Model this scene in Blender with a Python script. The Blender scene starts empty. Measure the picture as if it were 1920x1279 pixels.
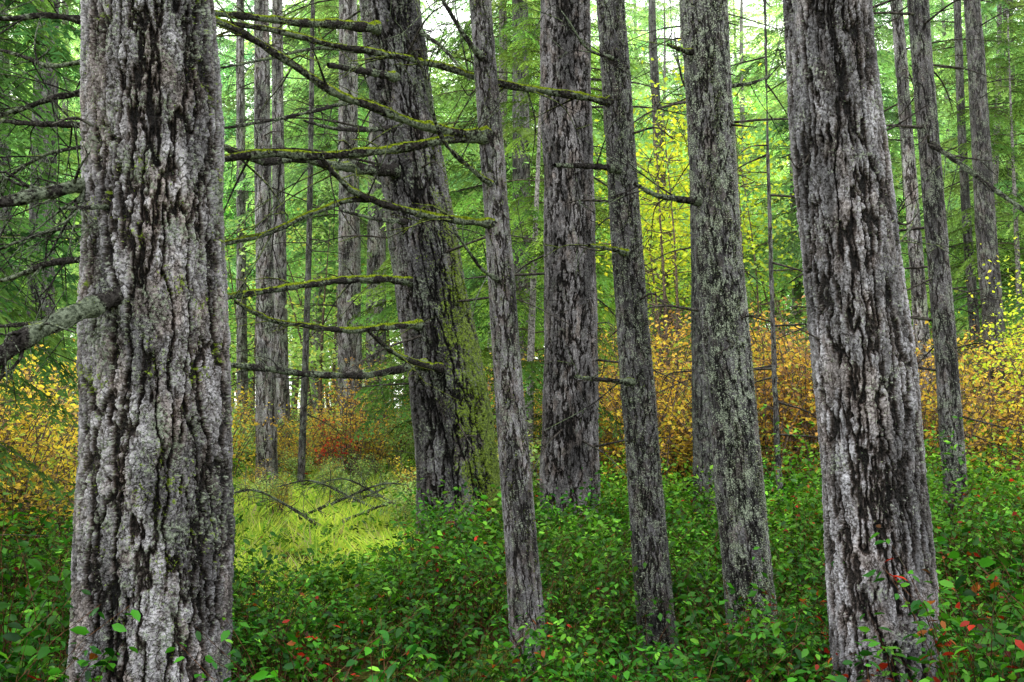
import bpy, math, numpy as np
from mathutils import Vector
rng = np.random.default_rng(7)
F, CX, HY, CAMZ = 1867.0, 960.0, 760.0, 1.7
sc = bpy.context.scene
COL = sc.collection

def at(px, py, d):
    return np.array([(px-CX)/F*d, d, CAMZ-(py-HY)/F*d])

# ------------------------------------------------------------------ mesh helpers
def build_mesh(name, v, t, attrs=None, smooth=False, mats=(), mi=None):
    me = bpy.data.meshes.new(name)
    v = np.asarray(v, np.float32); t = np.asarray(t, np.int32)
    me.vertices.add(len(v)); me.vertices.foreach_set('co', v.ravel())
    me.loops.add(t.size); me.loops.foreach_set('vertex_index', t.ravel())
    me.polygons.add(len(t))
    me.polygons.foreach_set('loop_start', np.arange(0, t.size, 3, dtype=np.int32))
    if smooth:
        me.polygons.foreach_set('use_smooth', np.ones(len(t), bool))
    for m in mats: me.materials.append(m)
    if mi is not None: me.polygons.foreach_set('material_index', np.asarray(mi, np.int32))
    me.update(calc_edges=True)
    for k, a in (attrs or {}).items():
        a = np.asarray(a, np.float32)
        if a.ndim == 1:
            at_ = me.attributes.new(k, 'FLOAT', 'POINT'); at_.data.foreach_set('value', a)
        elif a.shape[1] == 3:
            at_ = me.attributes.new(k, 'FLOAT_VECTOR', 'POINT'); at_.data.foreach_set('vector', a.ravel())
        else:
            at_ = me.attributes.new(k, 'FLOAT_COLOR', 'POINT'); at_.data.foreach_set('color', a.ravel())
    return me

class MB:
    def __init__(s): s.v=[]; s.t=[]; s.c=[]; s.m=[]; s.n=0
    def add(s, v, t, c, mi=0):
        v=np.asarray(v,float); c=np.asarray(c,float)
        if c.ndim==1: c=np.repeat(c[None],len(v),0)
        s.v.append(v); s.t.append(np.asarray(t)+s.n); s.c.append(c); s.m.append(np.full(len(t),mi)); s.n+=len(v)
    def arrays(s): return np.concatenate(s.v),np.concatenate(s.t),np.concatenate(s.c),np.concatenate(s.m)
    def mesh(s,name,mats,smooth=False):
        v,t,c,m=s.arrays()
        return build_mesh(name,v,t,{'Col':np.hstack([c,np.ones((len(c),1))])},smooth,mats,m)

def ring_tris(nr, ns):
    i=np.arange(nr-1)[:,None]; j=np.arange(ns)[None]
    a=i*ns+j; b=i*ns+(j+1)%ns; c=a+ns; d=b+ns
    return np.concatenate([np.stack([a,b,d],-1).reshape(-1,3),np.stack([a,d,c],-1).reshape(-1,3)])

def spline(P, n):
    P=np.asarray(P,float); m=len(P)
    if m==2: 
        u=np.linspace(0,1,n)[:,None]; return P[0]*(1-u)+P[1]*u
    Q=np.vstack([2*P[0]-P[1],P,2*P[-1]-P[-2]])
    u=np.linspace(0,m-1-1e-6,n); i=u.astype(int); f=(u-i)[:,None]
    a,b,c,d=Q[i],Q[i+1],Q[i+2],Q[i+3]
    return 0.5*((2*b)+(c-a)*f+(2*a-5*b+4*c-d)*f**2+(3*b-a-3*c+d)*f**3)

def tube(pts, rad, ns=6, rough=0.0, g=rng):
    pts=np.asarray(pts,float); n=len(pts); rad=np.broadcast_to(rad,(n,))
    T=np.gradient(pts,axis=0); T/=np.linalg.norm(T,axis=1)[:,None]+1e-9
    ref=np.array([0,0,1.0]) if abs(T[:,2]).mean()<0.75 else np.array([0.0,1,0])
    A=np.cross(T,ref); A/=np.linalg.norm(A,axis=1)[:,None]+1e-9; B=np.cross(A,T)
    th=np.linspace(0,2*math.pi,ns,endpoint=False)
    r=rad[:,None]*np.ones((n,ns))
    if rough: r=r*(1+rough*g.normal(size=(n,ns)))
    v=pts[:,None]+r[...,None]*(A[:,None]*np.cos(th)[None,:,None]+B[:,None]*np.sin(th)[None,:,None])
    return v.reshape(-1,3), ring_tris(n,ns)

# ------------------------------------------------------------------ materials
def newmat(name):
    m=bpy.data.materials.new(name); m.use_nodes=True; nt=m.node_tree; nt.nodes.clear()
    return m,nt
def N(nt,typ,**kw):
    n=nt.nodes.new(typ)
    for k,v in kw.items(): setattr(n,k,v)
    return n
def L(nt,a,b): nt.links.new(a,b)
def math_(nt,op,a,b=None,clamp=False):
    n=N(nt,'ShaderNodeMath',operation=op,use_clamp=clamp)
    for i,x in enumerate((a,b)):
        if x is None: continue
        if isinstance(x,(int,float)): n.inputs[i].default_value=x
        else: L(nt,x,n.inputs[i])
    return n.outputs[0]
def mapr(nt,x,a,b,c=0.0,d=1.0,smooth=True):
    n=N(nt,'ShaderNodeMapRange'); n.interpolation_type='SMOOTHSTEP' if smooth else 'LINEAR'
    L(nt,x,n.inputs[0])
    for i,q in enumerate((a,b,c,d)): n.inputs[i+1].default_value=q
    return n.outputs[0]
def mixc(nt,f,a,b,mode='MIX'):
    n=N(nt,'ShaderNodeMix',data_type='RGBA',blend_type=mode)
    for s,x in ((0,f),(6,a),(7,b)):
        if isinstance(x,(int,float)): n.inputs[s].default_value=x
        elif isinstance(x,tuple): n.inputs[s].default_value=(*x,1)
        else: L(nt,x,n.inputs[s])
    return n.outputs[2]
def scaled(nt,vec,s):
    n=N(nt,'ShaderNodeVectorMath',operation='MULTIPLY'); L(nt,vec,n.inputs[0]); n.inputs[1].default_value=s; return n.outputs[0]
def noise(nt,vec,scale,detail=2.0,rough=0.5,dist=0.0):
    n=N(nt,'ShaderNodeTexNoise'); L(nt,vec,n.inputs['Vector'])
    n.inputs['Scale'].default_value=scale; n.inputs['Detail'].default_value=detail; n.inputs['Roughness'].default_value=rough; n.inputs['Distortion'].default_value=dist
    return n

def bark_mat(name, k=9.0, disp=0.04, lichen=0.3, moss=0.1, mossdir=None, tone=1.0, off=0.0, grey=(0.335,0.33,0.355), furrow=0.05, deep=0.42, stretch=0.22, brown=0.5, lt=0.6, ls=0.45):
    m,nt=newmat(name)
    at_=N(nt,'ShaderNodeAttribute',attribute_name='bco')
    add=N(nt,'ShaderNodeVectorMath',operation='ADD'); L(nt,at_.outputs['Vector'],add.inputs[0]); add.inputs[1].default_value=(off,off*1.7,off*0.6)
    co=add.outputs[0]
    w=noise(nt,co,k*1.6,3,0.62).outputs['Color']
    ws=N(nt,'ShaderNodeVectorMath',operation='SUBTRACT'); L(nt,w,ws.inputs[0]); ws.inputs[1].default_value=(.5,.5,.5)
    wm=scaled(nt,ws.outputs[0],(0.38/k,0.38/k,0.6/k))
    wa=N(nt,'ShaderNodeVectorMath',operation='ADD'); L(nt,co,wa.inputs[0]); L(nt,wm,wa.inputs[1]); cw=wa.outputs[0]
    c1=scaled(nt,cw,(1,1,stretch)); c2=scaled(nt,cw,(1,1,stretch*2.2)); c3=scaled(nt,cw,(0.8,0.8,2.4))
    def crack(c,s,det,w_,r=0.55):
        n=noise(nt,c,s,det,r).outputs['Fac']; return mapr(nt,math_(nt,'ABSOLUTE',math_(nt,'SUBTRACT',n,0.5)),0.0,w_)
    f1=crack(c1,k,3,furrow); f2=crack(c2,k*2.6,2.5,0.045); f3=crack(c3,k*2.4,3,0.035,0.6)
    fine=noise(nt,scaled(nt,cw,(1,1,.6)),k*9,4,0.72).outputs['Fac']; mid=noise(nt,c2,k*2.2,3,0.6).outputs['Fac']
    t_=math_(nt,'MULTIPLY',mid,11.0); fl_=math_(nt,'FLOOR',t_); fr_=mapr(nt,math_(nt,'FRACT',t_),.70,1.0)
    ter=math_(nt,'DIVIDE',math_(nt,'ADD',fl_,fr_),11.0)
    big=noise(nt,c1,k*0.45,2).outputs['Fac']
    h=math_(nt,'MULTIPLY',f1,deep)
    h=math_(nt,'ADD',h,math_(nt,'MULTIPLY',math_(nt,'MULTIPLY',f1,f2),0.18))
    h=math_(nt,'ADD',h,math_(nt,'MULTIPLY',f3,0.13))
    h=math_(nt,'ADD',h,math_(nt,'MULTIPLY',ter,0.58))
    h=math_(nt,'ADD',h,math_(nt,'MULTIPLY',fine,0.22+(0.42-deep)))
    h=math_(nt,'ADD',h,math_(nt,'MULTIPLY',math_(nt,'SUBTRACT',big,0.5),0.30))
    h=math_(nt,'SUBTRACT',h,0.10)
    hn=math_(nt,'MULTIPLY',h,0.82)
    cr=N(nt,'ShaderNodeValToRGB'); L(nt,hn,cr.inputs[0]); e=cr.color_ramp.elements
    e[0].position=0.32; e[0].color=(0.003*tone,0.0024*tone,0.0021*tone,1)
    e[1].position=0.95; e[1].color=(grey[0]*tone,grey[1]*tone,grey[2]*tone,1)
    for p,c in ((0.52,(0.023,0.017,0.0145)),(0.63,(0.074,0.063,0.060)),(0.78,(0.152,0.145,0.152))):
        x=e.new(p); x.color=(c[0]*tone,c[1]*tone,c[2]*tone,1)
    ff=noise(nt,co,k*6,4,0.75).outputs['Fac']
    tn=mapr(nt,noise(nt,scaled(nt,co,(1,1,.35)),k*0.35,3,.6).outputs['Fac'],.36,.64,.38,1.65)
    sp_=mapr(nt,ff,.3,.7,.6,1.4)
    tv=math_(nt,'MULTIPLY',tn,sp_); tcx=N(nt,'ShaderNodeCombineColor')
    for i in range(3): L(nt,tv,tcx.inputs[i])
    base=mixc(nt,1.0,cr.outputs[0],tcx.outputs[0],'MULTIPLY')
    br=mapr(nt,noise(nt,scaled(nt,co,(1,1,.5)),k*0.6,3,.6).outputs['Fac'],0.50,0.62)
    col=mixc(nt,math_(nt,'MULTIPLY',br,brown),base,mixc(nt,1.0,base,(0.74,0.56,0.42),'MULTIPLY'))
    def mask(scale,amt,extra=None,w_=1.6):
        n=noise(nt,co,scale,3,0.65).outputs['Fac']
        s=math_(nt,'ADD',n,math_(nt,'MULTIPLY',math_(nt,'SUBTRACT',ff,0.5),w_))
        if extra is not None: s=math_(nt,'ADD',s,extra)
        return mapr(nt,s,0.80-amt,0.86-amt)
    lm=math_(nt,'MULTIPLY',mask(k*ls,lichen),mapr(nt,h,0.45,0.80))
    fs=mapr(nt,ff,.35,.65)
    lc=mixc(nt,fs,(0.10*lt,0.135*lt,0.08*lt),(0.44*lt,0.51*lt,0.38*lt))
    col=mixc(nt,math_(nt,'MULTIPLY',lm,0.9),col,lc)
    ex=None; mw=1.2
    if mossdir is not None:
        mw=1.8
        g=N(nt,'ShaderNodeNewGeometry'); dt=N(nt,'ShaderNodeVectorMath',operation='DOT_PRODUCT'); L(nt,at_.outputs['Vector'],dt.inputs[0]); v_=Vector(mossdir[:3]).normalized(); dt.inputs[1].default_value=v_
        sx_=N(nt,'ShaderNodeSeparateXYZ'); L(nt,g.outputs['Position'],sx_.inputs[0])
        ex=math_(nt,'MULTIPLY',mapr(nt,dt.outputs['Value'],mossdir[4],mossdir[5],0,1,False),mossdir[3])
        ex=math_(nt,'MULTIPLY',ex,mapr(nt,sx_.outputs[2],5.4,1.8,0.2,1))
        ex=math_(nt,'ADD',ex,math_(nt,'MULTIPLY',math_(nt,'SUBTRACT',f1,1.0),0.45))
    mm=mask(k*0.5,moss,ex,mw)
    mc=mixc(nt,fs,(0.022,0.045,0.003),(0.17,0.25,0.012))
    col=mixc(nt,math_(nt,'MULTIPLY',mm,0.92),col,mc)
    b=N(nt,'ShaderNodeBsdfPrincipled'); L(nt,col,b.inputs['Base Color']); b.inputs['Roughness'].default_value=0.5; b.inputs['Specular IOR Level'].default_value=0.3
    dn=N(nt,'ShaderNodeDisplacement'); L(nt,h,dn.inputs['Height']); dn.inputs['Midlevel'].default_value=1.0; dn.inputs['Scale'].default_value=disp
    o=N(nt,'ShaderNodeOutputMaterial'); L(nt,b.outputs[0],o.inputs[0]); L(nt,dn.outputs[0],o.inputs['Displacement'])
    m.displacement_method='BOTH'
    return m

def leaf_mat(name, trans=0.4, gloss=0.0, objtint=True):
    m,nt=newmat(name)
    a=N(nt,'ShaderNodeAttribute',attribute_name='Col'); col=a.outputs['Color']
    if objtint:
        oi=N(nt,'ShaderNodeObjectInfo'); col=mixc(nt,1.0,col,oi.outputs['Color'],'MULTIPLY')
    d=N(nt,'ShaderNodeBsdfDiffuse'); L(nt,col,d.inputs[0])
    t=N(nt,'ShaderNodeBsdfTranslucent'); L(nt,mixc(nt,1.0,col,(1.4,1.4,0.8),'MULTIPLY'),t.inputs[0])
    mx=N(nt,'ShaderNodeMixShader'); mx.inputs[0].default_value=trans; L(nt,d.outputs[0],mx.inputs[1]); L(nt,t.outputs[0],mx.inputs[2]); out=mx.outputs[0]
    if gloss>0:
        g=N(nt,'ShaderNodeBsdfGlossy'); g.inputs['Roughness'].default_value=0.35; g.inputs[0].default_value=(0.9,1,0.95,1)
        m2=N(nt,'ShaderNodeMixShader'); m2.inputs[0].default_value=gloss; L(nt,out,m2.inputs[1]); L(nt,g.outputs[0],m2.inputs[2]); out=m2.outputs[0]
    o=N(nt,'ShaderNodeOutputMaterial'); L(nt,out,o.inputs[0])
    return m

M_needle=leaf_mat('needle_foliage',0.45)
M_leaf=leaf_mat('broad_leaf',0.45)
M_salal=leaf_mat('glossy_leaf',0.22,0.012)
M_tuft=leaf_mat('moss_tuft',0.3,0,False)
def wood_mat():
    m,nt=newmat('rough_twig_bark')
    a=N(nt,'ShaderNodeAttribute',attribute_name='Col'); g=N(nt,'ShaderNodeNewGeometry')
    n=noise(nt,g.outputs['Position'],9,3,0.65).outputs['Fac']
    n2=noise(nt,g.outputs['Position'],30,3,0.7).outputs['Fac']
    col=mixc(nt,1.0,a.outputs['Color'],mixc(nt,mapr(nt,n2,0.35,0.65),(0.25,0.23,0.22),(1.9,1.9,1.9)),'MULTIPLY')
    col=mixc(nt,mapr(nt,n,0.55,0.66,0,0.45),col,(0.11,0.13,0.09))
    b=N(nt,'ShaderNodeBsdfDiffuse'); L(nt,col,b.inputs[0])
    o=N(nt,'ShaderNodeOutputMaterial'); L(nt,b.outputs[0],o.inputs[0]); return m
M_wood=wood_mat()
def branch_mat(name,moss,lt=1.0,la=0.0):
    m,nt=newmat(name)
    g=N(nt,'ShaderNodeNewGeometry'); P=g.outputs['Position']
    n=noise(nt,P,5,3,0.6).outputs['Fac']; f=noise(nt,P,60,4,0.7).outputs['Fac']
    sp=N(nt,'ShaderNodeSeparateXYZ'); L(nt,g.outputs['Normal'],sp.inputs[0])
    base=mixc(nt,mapr(nt,f,0.3,0.7),(0.005,0.0045,0.004),(0.06,0.055,0.052))
    lich=mapr(nt,math_(nt,'ADD',n,math_(nt,'MULTIPLY',f,0.4)),0.66-la,0.76-la)
    base=mixc(nt,math_(nt,'MULTIPLY',lich,0.85),base,mixc(nt,mapr(nt,f,.3,.7),(0.03*lt,0.04*lt,0.025*lt),(0.26*lt,0.31*lt,0.22*lt)))
    s=math_(nt,'ADD',math_(nt,'ADD',math_(nt,'MULTIPLY',sp.outputs[2],0.35),n),math_(nt,'MULTIPLY',f,0.3))
    mm=mapr(nt,s,0.95-moss,1.05-moss)
    col=mixc(nt,mm,base,mixc(nt,mapr(nt,f,.3,.7),(0.025,0.042,0.003),(0.25,0.33,0.02)))
    b=N(nt,'ShaderNodeBsdfDiffuse'); L(nt,col,b.inputs[0])
    bp=N(nt,'ShaderNodeBump'); bp.inputs['Strength'].default_value=1; bp.inputs['Distance'].default_value=0.03; L(nt,f,bp.inputs['Height']); L(nt,bp.outputs[0],b.inputs['Normal'])
    o=N(nt,'ShaderNodeOutputMaterial'); L(nt,b.outputs[0],o.inputs[0]); return m
M_brm=branch_mat('mossy_branch_bark',0.20); M_brl=branch_mat('lichen_branch_bark',-0.04); M_brp=branch_mat('pale_lichen_branch_bark',-0.1,.9,.0)

# ------------------------------------------------------------------ object helpers
def link(o): COL.objects.link(o); return o
def top(name,label,cat,loc=(0,0,0),group=None):
    o=bpy.data.objects.new(name,None); o.empty_display_size=0.3; o.location=loc; o['label']=label; o['category']=cat
    if group: o['group']=group
    return link(o)
def part(name,me,parent):
    o=bpy.data.objects.new(name,me); o.parent=parent; return link(o)

# ------------------------------------------------------------------ main trunks
def trunk(rows,d,top_z,nth,dz,mat,flare=0.25,seed=0):
    g=np.random.default_rng(seed)
    rows=sorted(rows,key=lambda r:-r[1])
    pts=np.array([at(r[0],r[1],d) for r in rows]); w=np.array([r[2]/F*d/2 for r in rows])
    z=pts[:,2]; dt=CAMZ+HY/F*d+0.3
    zs=np.concatenate([np.arange(-0.15,dt,dz),np.linspace(dt,top_z,24)])
    sx=(pts[-1,0]-pts[-3,0])/(z[-1]-z[-3]); sb=(pts[1,0]-pts[0,0])/(z[1]-z[0])
    kx=np.polyfit(z,pts[:,0],min(3,len(z)-1)); kr=np.polyfit(z,w,min(2,len(z)-1))
    def ev(q):
        x=np.polyval(kx,np.clip(q,z[0],z[-1])); r=np.polyval(kr,np.clip(q,z[0],z[-1]))
        x=np.where(q>z[-1],x+sx*(q-z[-1])*0.6,x); x=np.where(q<z[0],x+sb*(q-z[0]),x)
        r=np.where(q>z[-1],r*(1-0.9*(q-z[-1])/(top_z-z[-1]+0.01)),r)
        return x,np.maximum(r,0.01)
    xs,rs=ev(zs)
    rs=rs*(1+flare*np.exp(-np.maximum(zs,0)/0.35))
    th=np.linspace(0,2*math.pi,nth,endpoint=False)
    ph=g.uniform(0,6.28,8)
    wob=1+0.02*np.sin(2*th[None]+ph[0]+zs[:,None]*0.7)+0.02*np.sin(3*th[None]+ph[1]-zs[:,None]*1.1)+0.02*np.sin(5*th[None]+ph[2]+zs[:,None]*1.7)
    wob=wob+0.015*np.sin(zs[:,None]*3.1+ph[3]+th[None])+0.015*np.sin(zs[:,None]*6.3+ph[4]-2*th[None])
    wob+=np.exp(-np.maximum(zs,0)/0.3)[:,None]*0.08*np.sin(5*th[None]+ph[5])
    R=rs[:,None]*wob
    v=np.stack([xs[:,None]+R*np.cos(th),d+R*np.sin(th),np.repeat(zs[:,None],nth,1)],-1)
    base=np.array([float(ev(np.array([0.0]))[0][0]),d,0.0])
    r0=float(np.median(rs))
    bco=np.stack([rs[:,None]**.5*r0**.5*np.cos(th),rs[:,None]**.5*r0**.5*np.sin(th),np.repeat(zs[:,None],nth,1)],-1).reshape(-1,3)
    me=build_mesh('trunk',v.reshape(-1,3)-base,ring_tris(len(zs),nth),{'bco':bco},True,[mat])
    return me,base,ev

def tufts(ev,d,base,n,th0,spread,z0,z1,size,cols,seed,clump=1.2,out=1.0):
    g=np.random.default_rng(seed); z=g.uniform(z0,z1,n); th=th0+spread*g.normal(size=n)
    key=np.sin(z*9+3*th+seed)+np.sin(z*3.7-5*th)+np.sin(th*11+z*17)*.7+np.sin(z*23-th*6)*.6; keep=key>g.uniform(-1.0,clump,n); z=z[keep]; th=th[keep]; n=len(z)
    x,r=ev(z); o=np.stack([np.cos(th),np.sin(th),0*th],1); p=np.stack([x,0*x+d,z],1)+o*(r[:,None]*g.uniform(.94,.99,(n,1))*out)
    ln=size*g.uniform(.5,1.4,(n,1)); sd_=g.normal(size=(n,3)); sd_/=np.linalg.norm(sd_,axis=1)[:,None]; dn=o*.8+g.normal(size=(n,3))*.6
    v=np.stack([p-sd_*ln*.35,p+sd_*ln*.35,p+dn*ln],1).reshape(-1,3)-base
    c=np.array(cols)[g.integers(0,len(cols),n)]*g.uniform(.5,1.3,(n,1))
    return build_mesh('moss',v,np.arange(n*3).reshape(-1,3),{'Col':np.hstack([np.repeat(c,3,0),np.ones((n*3,1))])},False,[M_tuft])

def branch(base,P,r0,r1,mat,moss=0.5,twigs=6,seed=0,lichen=0.3,name='branch',lb=1.0,tmin=.12):
    g=np.random.default_rng(seed); mb=MB(); P=np.asarray(P,float)
    n=max(14,int(np.linalg.norm(np.diff(P,axis=0),axis=1).sum()/0.03)); pts=spline(P,n)
    nz=np.cumsum(g.normal(size=(n,3)),0); nz-=np.linspace(0,1,n)[:,None]*nz[-1]; pts=pts+nz*0.0015
    u=np.linspace(0,1,n); rad=(r0*(1-u)+r1*u)*(1+0.12*np.sin(u*37+seed)+0.06*g.normal(size=n)); rad[0:3]*=1.35
    v,t=tube(pts,rad,10,0.05,g); mb.add(v,t,(0.05,0.045,0.04),0)
    for i in range(twigs):
        j=int(g.uniform(tmin,0.95)*n); p=pts[j]; T=pts[min(j+2,n-1)]-pts[max(j-2,0)]; T/=np.linalg.norm(T)+1e-9
        dr=T*g.uniform(0.3,0.9)+g.normal(size=3)*0.55; dr[2]+=g.uniform(-0.5,0.25); dr/=np.linalg.norm(dr)
        ln=g.uniform(0.15,0.55); q=np.array([p,p+dr*ln*0.5+g.normal(size=3)*0.02,p+dr*ln+np.array([0,0,-0.05])+g.normal(size=3)*0.04])
        s=spline(q,8); v,t=tube(s,np.linspace(max(rad[j]*0.3,.004),0.002,8),4); mb.add(v,t,(0.05,0.045,0.04),0)
        for _ in range(2):
            p2=s[g.integers(3,7)]; d2=dr+g.normal(size=3)*0.6; s2=spline([p2,p2+d2*ln*0.4],4); v,t=tube(s2,np.linspace(0.0035,0.0015,4),3); mb.add(v,t,(0.05,0.045,0.04),0)
    nt_=int(n*moss*20)
    if nt_>0:
        j=g.integers(1,n-1,nt_); ang=g.uniform(0,2*math.pi,nt_)
        T=pts[j+1]-pts[j-1]; T/=np.linalg.norm(T,axis=1)[:,None]; A=np.cross(T,[0,0,1.0]); A/=np.linalg.norm(A,axis=1)[:,None]+1e-9; B=np.cross(A,T)
        o=A*np.cos(ang)[:,None]+B*np.sin(ang)[:,None]
        keep=(o[:,2]>g.uniform(-1.1,.5,nt_))&(np.sin(j*.31+seed)+np.sin(j*.11)>g.uniform(-2,.8,nt_)); j=j[keep]; o=o[keep]; T=T[keep]; nt_=len(j)
        p=pts[j]+o*rad[j][:,None]*0.92+T*g.uniform(-0.02,0.02,(nt_,1))
        dn=o*0.8+g.normal(size=(nt_,3))*0.5; ln=g.uniform(0.003,0.008,nt_)[:,None]*(1+7*rad[j][:,None]); sd=g.normal(size=(nt_,3)); sd/=np.linalg.norm(sd,axis=1)[:,None]
        v=np.stack([p-sd*ln*0.35,p+sd*ln*0.35,p+dn*ln],1).reshape(-1,3)
        isl=(g.random(nt_)<lichen)[:,None]; b=g.uniform(0.4,1.2,(nt_,1))
        c=np.where(isl,np.array([[0.16,0.19,0.14]])*lb,np.array([[0.19,0.26,0.014]]))*b
        mb.add(v,np.arange(nt_*3).reshape(-1,3),np.repeat(c,3,0),1)
    v,t,c,m=mb.arrays()
    return build_mesh(name,v-base,t,{'Col':np.hstack([c,np.ones((len(c),1))])},True,[mat,M_tuft],m)

mats={
 'A':bark_mat('furrowed_grey_bark',k=10.5,disp=0.054,lichen=0.19,moss=0.10,off=0.0,tone=0.92,furrow=0.058,lt=.52,stretch=.20,brown=.5),
 'B':bark_mat('mossy_leaning_bark',k=8,disp=0.07,lichen=0.20,moss=-0.06,mossdir=(1.0,-0.45,0.0,0.74,.04,.50),off=3.0,tone=0.50,lt=.42,stretch=.19),
 'C':bark_mat('slender_scaly_bark',k=24,disp=0.018,lichen=0.18,moss=0.03,off=5.0,tone=0.82,deep=.36,lt=.6,ls=.6),
 'D':bark_mat('brown_grey_furrowed_bark',k=12,disp=0.05,lichen=0.08,moss=-0.05,off=8.0,tone=0.68,grey=(0.32,0.305,0.31),brown=.55,lt=.4,stretch=.20),
 'E':bark_mat('dark_lichen_bark',k=22,disp=0.020,lichen=0.20,moss=0.02,off=11.0,tone=0.33,deep=.40,furrow=.05,lt=.7,ls=.8),
 'G':bark_mat('lichen_crusted_bark',k=22,disp=0.020,lichen=0.24,moss=-0.02,off=14.0,tone=0.44,deep=.40,furrow=.05,lt=.9,ls=.7),
 'H':bark_mat('silver_grey_bark',k=12,disp=0.042,lichen=0.09,moss=-0.08,off=17.0,tone=0.86,grey=(0.345,0.345,0.375),furrow=.06,stretch=.17,brown=.38,lt=.6),
 'I':bark_mat('thin_trunk_bark',k=16,disp=0.025,lichen=0.20,moss=0.0,off=21.0,tone=0.5,deep=.3,lt=.6),
 'J':bark_mat('pale_distant_bark',k=10,disp=0.04,lichen=0.2,moss=0.0,off=25.0,tone=1.25,deep=.3,lt=.8),
}
def gy(d): return HY+CAMZ*F/d
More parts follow.
